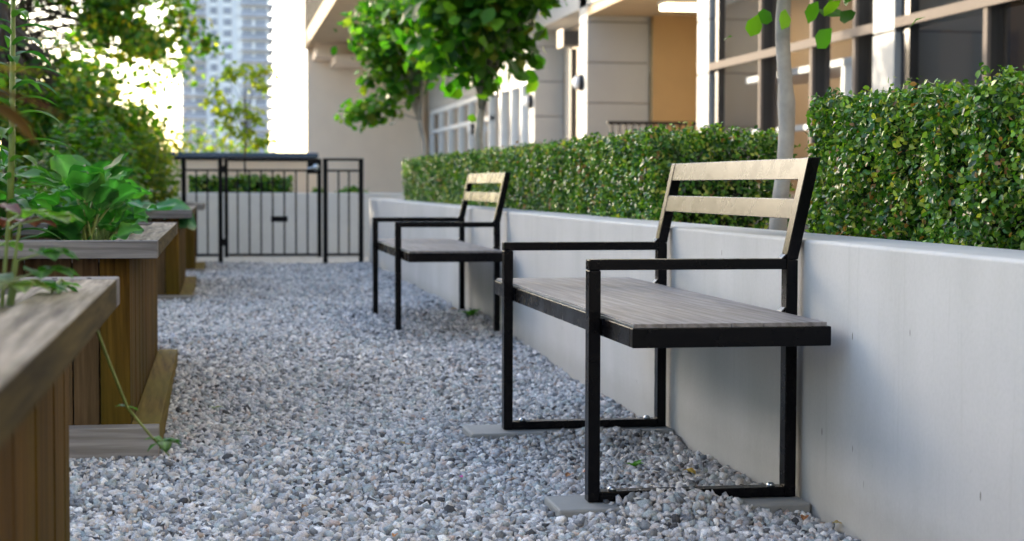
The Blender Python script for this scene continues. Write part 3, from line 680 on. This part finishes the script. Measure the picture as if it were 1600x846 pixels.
# tall stalk with lance leaves
def stalk(loc, top, n, length, width, label, tint, tint2, mat='leafglow', name='tall_stalk', r=.008, cat='plant', el=.45, droop=1.0):
    t = empty(name, loc, label, cat); a, b = Vector(loc), Vector(top); m = MB(); m.tube([a, a.lerp(b, .4)+Vector((.006, 0, 0)), b], [r, r*.9, r*.5], 8); m.build('stem', M['stem'], t, smooth=True)
    for i in range(n):
        s = .04+.94*i/n; p = a.lerp(b, s); az = i*2.4+rng.uniform(-.3, .3); d = (math.cos(az)*math.cos(el), math.sin(az)*math.cos(el), math.sin(el)); k = rng.random(); mm = MB()
        blade(mm, p, d, length*rng.uniform(.75, 1.15)*(1-.35*s), width, 'lance', droop, .02, fold=.35, nu=10, nv=5)
        build_leaf(mm, 'leaf', M[mat], t, tuple(u*(1-k)+v*k for u, v in zip(tint, tint2)))
    return t
stalk((-.655, 5.62, .5), (-.625, 5.62, 1.5), 54, .25, .036, 'tall upright stalk with narrow pointed leaves at the left edge', (.04, .13, .03), (.14, .22, .05), mat='kale', r=.012, el=.55, droop=1.2)
stalk((-1.0, 6.3, .5), (-.98, 6.3, 1.45), 34, .19, .036, 'second tall narrow leaved stalk behind the first at the left edge', (.05, .13, .03), (.12, .16, .03), mat='kale', r=.010, el=.75)
t = empty('near_stalk', (-.215, 1.62, .5), 'blurred brownish stalk very near the camera in the nearest planter', 'plant')
m = MB(); m.tube([(-.215, 1.62, .5), (-.213, 1.62, .7), (-.205, 1.62, .91)], [.004, .0035, .002], 6); m.build('stem', M['stem'], t, smooth=True)
for p, d, ln, wd, tt in [((-.21, 1.62, .872), (1, .1, -.05), .085, .034, (.07, .03, .012)), ((-.21, 1.62, .865), (.6, .5, -.3), .07, .035, (.08, .05, .01)), ((-.208, 1.62, .89), (1, -.1, .25), .055, .022, (.30, .30, .04)),
        ((-.212, 1.62, .84), (.2, .1, -1), .08, .026, (.06, .022, .012)), ((-.212, 1.62, .79), (.1, .1, -1), .09, .024, (.07, .02, .012)), ((-.21, 1.62, .90), (-1, .2, .4), .07, .03, (.12, .16, .03)), ((-.212, 1.62, .69), (.5, .2, .3), .05, .02, (.12, .16, .03))]:
    m = MB(); blade(m, p, d, ln, wd, 'ovate', .5, .03); build_leaf(m, 'leaf', M['dry'], t, tt)
# strawberry plant and its runner in the nearest planter
t = empty('strawberry_plant', (-.33, 2.68, .5), 'low strawberry plant with green and red brown leaves in the nearest planter', 'plant')
st = MB()
for i in range(18):
    az = i*2.4; e = Vector((-.33+math.cos(az)*rng.uniform(.03, .10), 2.68+math.sin(az)*rng.uniform(.04, .12), .5+rng.uniform(.10, .26)))
    st.tube([(-.33, 2.68, .5), ((-.33+e.x)/2, (2.68+e.y)/2, e.z-.01), e], [.003, .0025, .002], 5)
    for k in (-.9, 0, .9):
        m = MB(); blade(m, e, (math.cos(az+k), math.sin(az+k), .25), .06, .05, 'ovate', .7, .06)
        build_leaf(m, 'leaf', M['dry' if i in (2, 11) else 'kale'], t, (.09, .03, .018) if i in (2, 11) else ((.05, .13, .03) if i % 2 else (.15, .21, .05)))
st.build('stems', M['stem'], t)
t = empty('plant_runner', (-.25, 2.75, .6), 'thin runner trailing from the nearest planter with a small leaf cluster at its tip', 'plant')
pts = [(-.27, 2.74, .60), (-.245, 2.80, .640), (-.21, 2.86, .60), (-.185, 2.92, .51), (-.155, 3.0, .41), (-.12, 3.0, .365), (-.085, 3.0, .325)]
m = MB(); m.tube(pts, [.0022, .0025, .0025, .0025, .0024, .0022, .0018], 6); m.build('stem', M['stem'], t, smooth=True)
for (px, py, pz, n, ln) in [(-.155, 3.0, .41, 2, .022), (-.095, 3.0, .35, 7, .034), (-.25, 2.79, .63, 4, .04)]:
    for i in range(n):
        az = i*2.1+.6; m = MB(); blade(m, (px, py, pz), (math.cos(az), math.sin(az)*.6, rng.uniform(-.3, .5)), ln, ln*.75, 'ovate', .7, .08)
        build_leaf(m, 'leaf', M['kale'], t, (.05, .15, .03) if i % 2 else (.12, .22, .05))
# weeds and fallen leaves on the gravel
def weed(x, y, n, s, label, tint=(.10, .24, .04)):
    z = float(gh(x, y))+.004; t = empty('weed', (x, y, z), label, 'weed', None)
    for i in range(n):
        az = i*2.4; m = MB(); blade(m, (x, y, z), (math.cos(az), math.sin(az), rng.uniform(.5, 1.4)), s*rng.uniform(.7, 1.2), s*.5, 'ovate', .9, .08); build_leaf(m, 'leaf', M['kale'], t, tint)
weed(1.17, 4.78, 9, .035, 'small bright green weed in the gravel under the nearer bench')
weed(1.36, 9.35, 12, .07, 'green weed beside the back leg of the farther bench', (.10, .22, .04))
weed(-.02, 6.35, 4, .035, 'tiny yellow green seedling beside the mossy ledge', (.22, .24, .05))
def fallen(x, y, s, tint, label, zoff=.018, grp='fallen leaves scattered on the gravel', kind='ovate'):
    z = float(gh(x, y))+zoff; m = MB(); az = rng.uniform(0, 6.28)
    blade(m, (x, y, z), (math.cos(az), math.sin(az), .35), s, s*.75, kind, .9, .12)
    o = build_leaf(m, 'fallen_leaf', M['dry'], None, tint); o.data.transform(Matrix.Translation((-x, -y, -z))); o.location = (x, y, z)
    tag(o, label, 'leaf', grp)
fallen(1.235, 5.75, .045, (.45, .20, .04), 'orange fallen leaf on gravel beyond the second runner of the sharp bench')
fallen(1.27, 4.62, .045, (.40, .30, .06), 'yellow fallen leaf on gravel under the bench, right of the weed')
fallen(1.03, 4.68, .035, (.42, .17, .04), 'orange brown fallen leaf just inside the nearest leg frame')
fallen(.96, 4.66, .03, (.30, .14, .06), 'small brown fallen leaf against the nearest front leg')
fallen(1.40, 3.98, .03, (.30, .13, .05), 'brown fallen leaf at the foot of the wall, lower right')
fallen(1.44, 3.90, .03, (.42, .36, .16), 'pale yellow fallen leaf at the foot of the wall, farthest to the lower right')
fallen(.70, 5.9, .02, (.45, .15, .04), 'tiny orange leaf on open gravel left of the bench slab')
fallen(.655, 4.72, .018, (.45, .04, .30), 'tiny magenta petal on the gravel left of the nearer bench', grp='magenta petals')
fallen(.40, 3.95, .02, (.40, .18, .06), 'tiny rust leaf at the bottom edge of the gravel')
for i, (x, y, tt, lb) in enumerate([(.22, 4.4, (.20, .12, .06), 'small dry brown leaf on open gravel right of the mossy ledge corner'), (.55, 5.3, (.25, .2, .08), 'small dull yellow leaf on gravel left of the far paver'), (.05, 5.0, (.16, .09, .05), 'curled dark brown leaf on gravel near the planter ledge'),
        (.75, 7.4, (.28, .16, .06), 'small tan leaf on gravel between the two benches'), (.3, 8.2, (.2, .12, .05), 'brown leaf on gravel left of the farther bench')]):
    fallen(x, y, .024, tt, lb)
fallen(1.36, 9.9, .05, (.35, .25, .06), 'yellow brown leaf behind the far legs of the farther bench')

# ------------------------------------------------------------ building
BX = 5.4
B = empty('apartment_building', (BX, 25, 0), 'pale panelled and beige apartment building with glazed bays along the right', 'building')
def bp(name, mat, *a, parent=B, bevel=0):
    m = MB(); m.box(*a); return m.build(name, mat, parent, bevel=bevel)
def column(y0, depth, width, joints0, h=6.0):
    m = MB(); z = joints0-.6*4
    while z < h:
        m.box(BX, BX+width, y0, y0+depth, max(z, -.1)+.008, z+.6-.008) if z+.6 > 0 else None; z += .6
    o = m.build('column', M['panel'], B, bevel=.006)
    m = MB(); m.box(BX+.012, BX+width-.012, y0+.012, y0+depth-.012, -.1, h); m.build('joint_backing', M['joint'], o)
    return o
column(29.5, .5, .52, 2.58); column(25.19, .55, .95, 2.61); column(18.72, .47, .95, 2.045); column(13.34, .47, .95, 2.045); column(8.4, .47, .95, 2.045)
# beige recessed wall between first two columns, recess with ochre wall
bp('wall', M['stucco'], BX+.53, BX+.7, 25.75, 29.49, -.1, 4.2)
bp('recess_wall', M['orange'], BX+.96, 10.5, 25.0, 25.18, -.1, 3.3); bp('recess_side', M['orange'], 10.5, 10.7, 19.2, 25.18, -.1, 3.3)
bp('recess_ceiling', M['stucco_dk'], BX+.0, 10.7, 19.20, 25.18, 3.30, 3.42); bp('recess_floor', M['walk'], BX, 10.5, 19.2, 25.0, -.1, .55)
bp('partition', M['stucco'], BX+.96, 10.5, 18.90, 19.18, -.1, 3.3)
# railing in recess
rl = bp('railing', M['iron'], 5.45, 6.95, 24.0, 24.04, 1.655, 1.70)
m = MB()
for i in range(15): m.box(5.5+i*.1, 5.525+i*.1, 24.005, 24.035, .55, 1.654)
m.build('baluster', M['iron'], rl)
# glazed bays
def bay(y0, y1, verts_, transoms=(2.11,), top=3.3, gl='glass'):
    wn = bp('window', M['dkframe'], BX+.06, BX+.14, y1-.17, y1-.001, .55, top)
    bp('frame', M['dkframe'], BX+.06, BX+.14, y0+.001, y0+.10, .55, top, parent=wn)
    for yy in verts_:
        bp('mullion', M['dkframe'], BX+.05, BX+.20, yy-.03, yy+.03, .55, top, parent=wn)
        bp('mullion_cap', M['taupe'], BX+.02, BX+.048, yy-.035, yy+.035, .55, top, parent=wn)
    for z in transoms:
        bp('transom', M['taupe'], BX+.0, BX+.018, y0+.002, y1-.002, z-.04, z+.04, parent=wn); bp('transom_bar', M['dkframe'], BX+.019, BX+.049, y0+.002, y1-.002, z-.035, z+.035, parent=wn)
    bp('sill', M['taupe'], BX, BX+.2, y0+.002, y1-.002, .50, .549, parent=wn)
    m = MB(); m.add([(BX+.10, y0+.1, .55), (BX+.10, y1-.17, .55), (BX+.10, y1-.17, top), (BX+.10, y0+.1, top)], [(0, 1, 2, 3)]); m.build('glass', M[gl], wn)
bay(13.81, 18.72, (16.94, 15.4, 14.3)); bay(8.87, 13.34, (11.7, 10.2))
bp('interior_back', M['brown'], 9.6, 9.8, 8.4, 18.9, -.1, 3.3); bp('interior_ceiling', M['stucco_dk'], BX+.15, 9.8, 8.4, 18.9, 3.3, 3.42); bp('interior_floor', M['brown'], BX+.15, 9.8, 8.4, 18.9, .3, .5)
bp('interior_partition', M['brown'], BX+.96, 9.6, 13.45, 13.6, .5, 3.3)
bp('interior_post', M['stucco_dk'], 7.2, 7.5, 16.6, 16.9, .5, 3.3)
bp('interior_partition', M['dkframe'], BX+.3, 9.6, 8.5, 8.6, .5, 3.3)
# upper facade block
bp('upper_wall', M['panel'], BX, 14, 8, 30.0, 3.45, 14, parent=B); bp('upper_wall', M['stucco'], 4.98, 14, 30.01, 45, 4.12, 14)
bp('base_wall', M['panel'], BX, BX+.2, -14.0, 8.39, -.1, 3.44); bp('upper_wall', M['panel'], BX, 14, -14, 7.99, 3.45, 14)  # unseen stretch toward and behind the camera, added to block sky light
t = empty('sky_block_wing', (0, -13, 0), 'unseen wing added behind the camera to block sky light on surfaces facing it', 'building')  # unseen mass added to darken camera-facing surfaces and raise contrast
m = MB(); m.box(-12, 5.39, -15, -11, -.1, 14); m.build('wall', M['panel'], t)
for i in range(7):
    for z in (1.0, 4.5, 8.0): m = MB(); m.box(-11+i*2.3, -9.6+i*2.3, -10.99, -10.95, z, z+1.8); m.build('window', M['dkframe'], t)
bp('lintel', M['panel'], BX+.02, BX+.3, 30.01, 45.0, 2.72, 4.11)
# end wing facing the camera with beams and balcony
bp('end_wall', M['stucco'], 2.28, 5.3, 45.0, 45.3, -.1, 8.0)
bp('end_wall_body', M['stucco'], 4.2, 14, 45.31, 60, -.1, 14)
bp('beam', M['stucco'], 2.42, 5.0, 43.4, 44.99, 3.98, 4.30); bp('beam', M['stucco'], 2.85, 5.0, 42.8, 44.98, 3.80, 3.975)
bal = bp('balcony', M['stucco_dk'], 2.24, 5.0, 29.0, 45.0, 4.305, 4.34)
bp('slab', M['stucco_dk'], 2.20, 5.0, 28.95, 45.05, 4.342, 4.62, parent=bal); bp('slab_edge', M['stucco_dk'], 2.19, 2.238, 28.95, 45.0, 4.24, 4.341, parent=bal)
m = MB(); m.box(2.22, 2.26, 29, 45, 5.55, 5.6); m.build('rail', M['iron'], bal)
m = MB()
for i in range(64): m.box(2.225, 2.255, 29+i*.25, 29.03+i*.25, 4.62, 5.55)
m.build('baluster', M['iron'], bal)
bp('balcony_end_post', M['stucco'], 2.2, 2.3, 44.85, 45.1, 4.62, 6.5, parent=bal)
# storefront: white framed doors and windows
sf = bp('storefront', M['white'], BX+.06, BX+.22, 30.02, 45.0, 2.60, 2.715)
ys = [30.05, 31.1, 32.2, 33.4, 34.9, 36.3, 37.8, 39.4, 41.2, 43.0, 44.9]
for i, y in enumerate(ys):
    bp('mullion', M['white'], BX+.05, BX+.2, y, y+(.22 if i in (3, 5) else .09), -.1, 2.599, parent=sf)
bp('transom', M['white'], BX+.07, BX+.2, 34.9, 44.99, 2.12, 2.2, parent=sf)
m = MB(); m.add([(BX+.12, 30.06, -.1), (BX+.12, 45, -.1), (BX+.12, 45, 2.6), (BX+.12, 30.06, 2.6)], [(0, 1, 2, 3)]); m.build('glass', M['glass_store'], sf)
bp('store_interior', M['brown'], 8.5, 8.7, 30, 45, -.1, 3); bp('store_ceiling', M['stucco_dk'], BX+.25, 8.7, 30, 45, 2.72, 2.8)
bp('store_partition', M['brown'], BX+.3, 8.5, 30.0, 30.1, -.1, 2.72)
for y in (33.6, 36.6, 40.0): bp('curtain', M['curtain'], BX+.3, BX+.34, y, y+.7, 0, 2.5, parent=sf)

# lamps (lit in the photograph)
def strip_lamp(loc, lx, ly, label, energy, name='ceiling_lamp'):
    t = empty(name, loc, label, 'lamp', 'warm ceiling lamps inside the building'); x, y, z = loc
    m = MB(); m.box(x-lx/2-.02, x+lx/2+.02, y-ly/2-.02, y+ly/2+.02, z+.071, z+.125); m.build('housing', M['white'], t)
    m = MB(); m.box(x-lx/2, x+lx/2, y-ly/2, y+ly/2, z, z+.07); m.build('diffuser', M['lamp'], t, bevel=.01)
    ld = bpy.data.lights.new('lamp_light', 'AREA'); ld.shape = 'RECTANGLE'; ld.size = lx; ld.size_y = ly; ld.energy = energy; ld.color = (1, .72, .38)
    lo = bpy.data.objects.new('lamp_light', ld); col.objects.link(lo); lo.parent = t; lo.location = (0, 0, -.02)
strip_lamp((6.35, 22.6, 3.14), .95, .30, 'glowing warm ceiling lamp in the ochre recess', 5)
strip_lamp((6.65, 17.6, 2.95), .25, 1.0, 'warm ceiling lamp behind the glazing, just right of the pale trunk', 4)
strip_lamp((7.6, 16.2, 2.92), .25, .9, 'small warm ceiling lamp behind the glazing beside the right hand column', 4)
# round wall lamps
def sconce(y, z, label, x=BX):  # about a quarter metre across
    t = empty('wall_lamp', (x, y, z), label, 'lamp', 'round wall lamps on the column faces')
    m = MB(); m.lathe([(.125, 0), (.125, -.04), (.11, -.07)], (x-.001, y, z), 'x', 24); m.build('backplate', M['dkframe'], t, bevel=.004)
    m = MB(); m.lathe([(.10, -.0705), (.09, -.11), (.06, -.135), (.01, -.145)], (x, y, z), 'x', 24); m.build('diffuser', M['white'], t, smooth=True)
sconce(25.5, 2.33, 'round wall lamp on the wide pale column left of the ochre recess')
sconce(29.75, 2.25, 'round wall lamp on the narrow column beside the storefront')
sconce(37.0, 2.0, 'round wall lamp far along the storefront, seen under the tree', x=BX+.05)
t = empty('downspout', (5.5, 27.0, 0), 'black downspout with a boxy hopper head on the beige wall', 'pipe')
m = MB(); m.box(5.52, 5.62, 26.95, 27.05, .6, 2.95); m.build('pipe', M['dkframe'], t)
m = MB(); m.prism([(5.35, 2.98), (5.78, 2.98), (5.78, 3.22), (5.35, 3.22)], 'y', 26.7, 27.1); m.build('hopper', M['dkframe'], t, bevel=.01)
m = MB(); m.box(5.33, 5.349, 26.68, 27.12, 2.96, 3.24); m.build('hopper_lit_edge', M['stucco'], t)  # pale plate on the left face stands in for its lit edge
# white frame table inside the glazed bay
t = empty('trestle_table', (6.0, 16.6, .5), 'tall pale metal trestle table standing behind the glazing', 'table')
def tp(name, *a): m = MB(); m.box(*a); return m.build(name, M['white_table'], t, bevel=.005)
tp('table_top', 5.70, 6.3, 14.9, 18.3, 1.90, 1.97); tp('lower_rail', 5.74, 5.80, 15.5, 18.2, 1.34, 1.40)
for y, x in ((14.95, 5.71), (17.35, 5.71), (14.95, 6.2)):
    m = MB(); m.prism([(y, .5), (y+.55, .5), (y+.42, 1.899), (y+.12, 1.899)], 'x', x, x+.05); m.build('leg', M['white_table'], t)

# ------------------------------------------------------------ tower
def box_obj(name, mat, parent, *a): m = MB(); m.box(*a); return m.build(name, mat, parent)
TX0, TX1, TY = -9.0, 13.0, 450
t = empty('apartment_tower', (2, TY+10, 0), 'pale high rise tower with rows of balconies far behind the gate', 'building')
box_obj('wall', M['tower_w'], t, TX0, TX1, TY, TY+22, -60, 110)
m = MB(); mg = MB(); mp = MB(); fh = 2.9
slabs = [MB(), MB()]
for k in range(-6, 38):
    z = k*fh+.4
    slabs[0].box(TX0-.6, TX0+6.2, TY-1.6, TY-.01, z-.2, z+.15); slabs[1].box(TX1-7, TX1+1.4, TY-1.6, TY-.01, z-.2, z+.15); slabs[1].box(TX1+.01, TX1+1.4, TY, TY+20, z-.2, z+.15)
    for (x0, x1) in ((TX0+.6, TX0+2.6), (TX0+3.3, TX0+6.0), (TX0+7.3, TX0+9.0), (TX0+10.6, TX0+12.6), (TX1-6.6, TX1-4.2), (TX1-3.4, TX1-.6)):
        mg.box(x0, x1, TY-.12, TY-.011, z+.35, z+2.1)
    if k % 1 == 0 and (k*7) % 5 < 3: mg.box(TX1-6.9, TX1-.2, TY-1.5, TY-1.42, z+.16, z+1.1)
    if (k*5) % 7 < 3: mg.box(TX0+.1, TX0+6.1, TY-1.5, TY-1.42, z+.16, z+1.1)
slabs[0].build('balcony_slabs', M['tower_b'], t); slabs[1].build('balcony_slabs', M['tower_b'], t); mg.build('window', M['tower_g'], t)
mp.box(TX0+6.3, TX0+7.1, TY-.4, TY-.012, -60, 110); mp.box(TX0+9.3, TX0+10.3, TY-.4, TY-.012, -60, 110); mp.box(TX0+12.9, TX0+13.8, TY-.4, TY-.012, -60, 110); mp.build('pier', M['tower_p'], t)
t = empty('roof_pole', (.75, 20.7, 1.165), 'tiny dark pole standing on the parapet capping', 'pole')
m = MB(); m.tube([(.72, 20.7, 1.165), (.72, 20.7, 1.33)], .004, 6); m.build('shaft', M['iron'], t); m = MB(); m.lathe([(.003, 0), (.011, .01), (.011, .03), (.003, .04)], (.72, 20.7, 1.33), n=10); m.build('head', M['iron'], t)
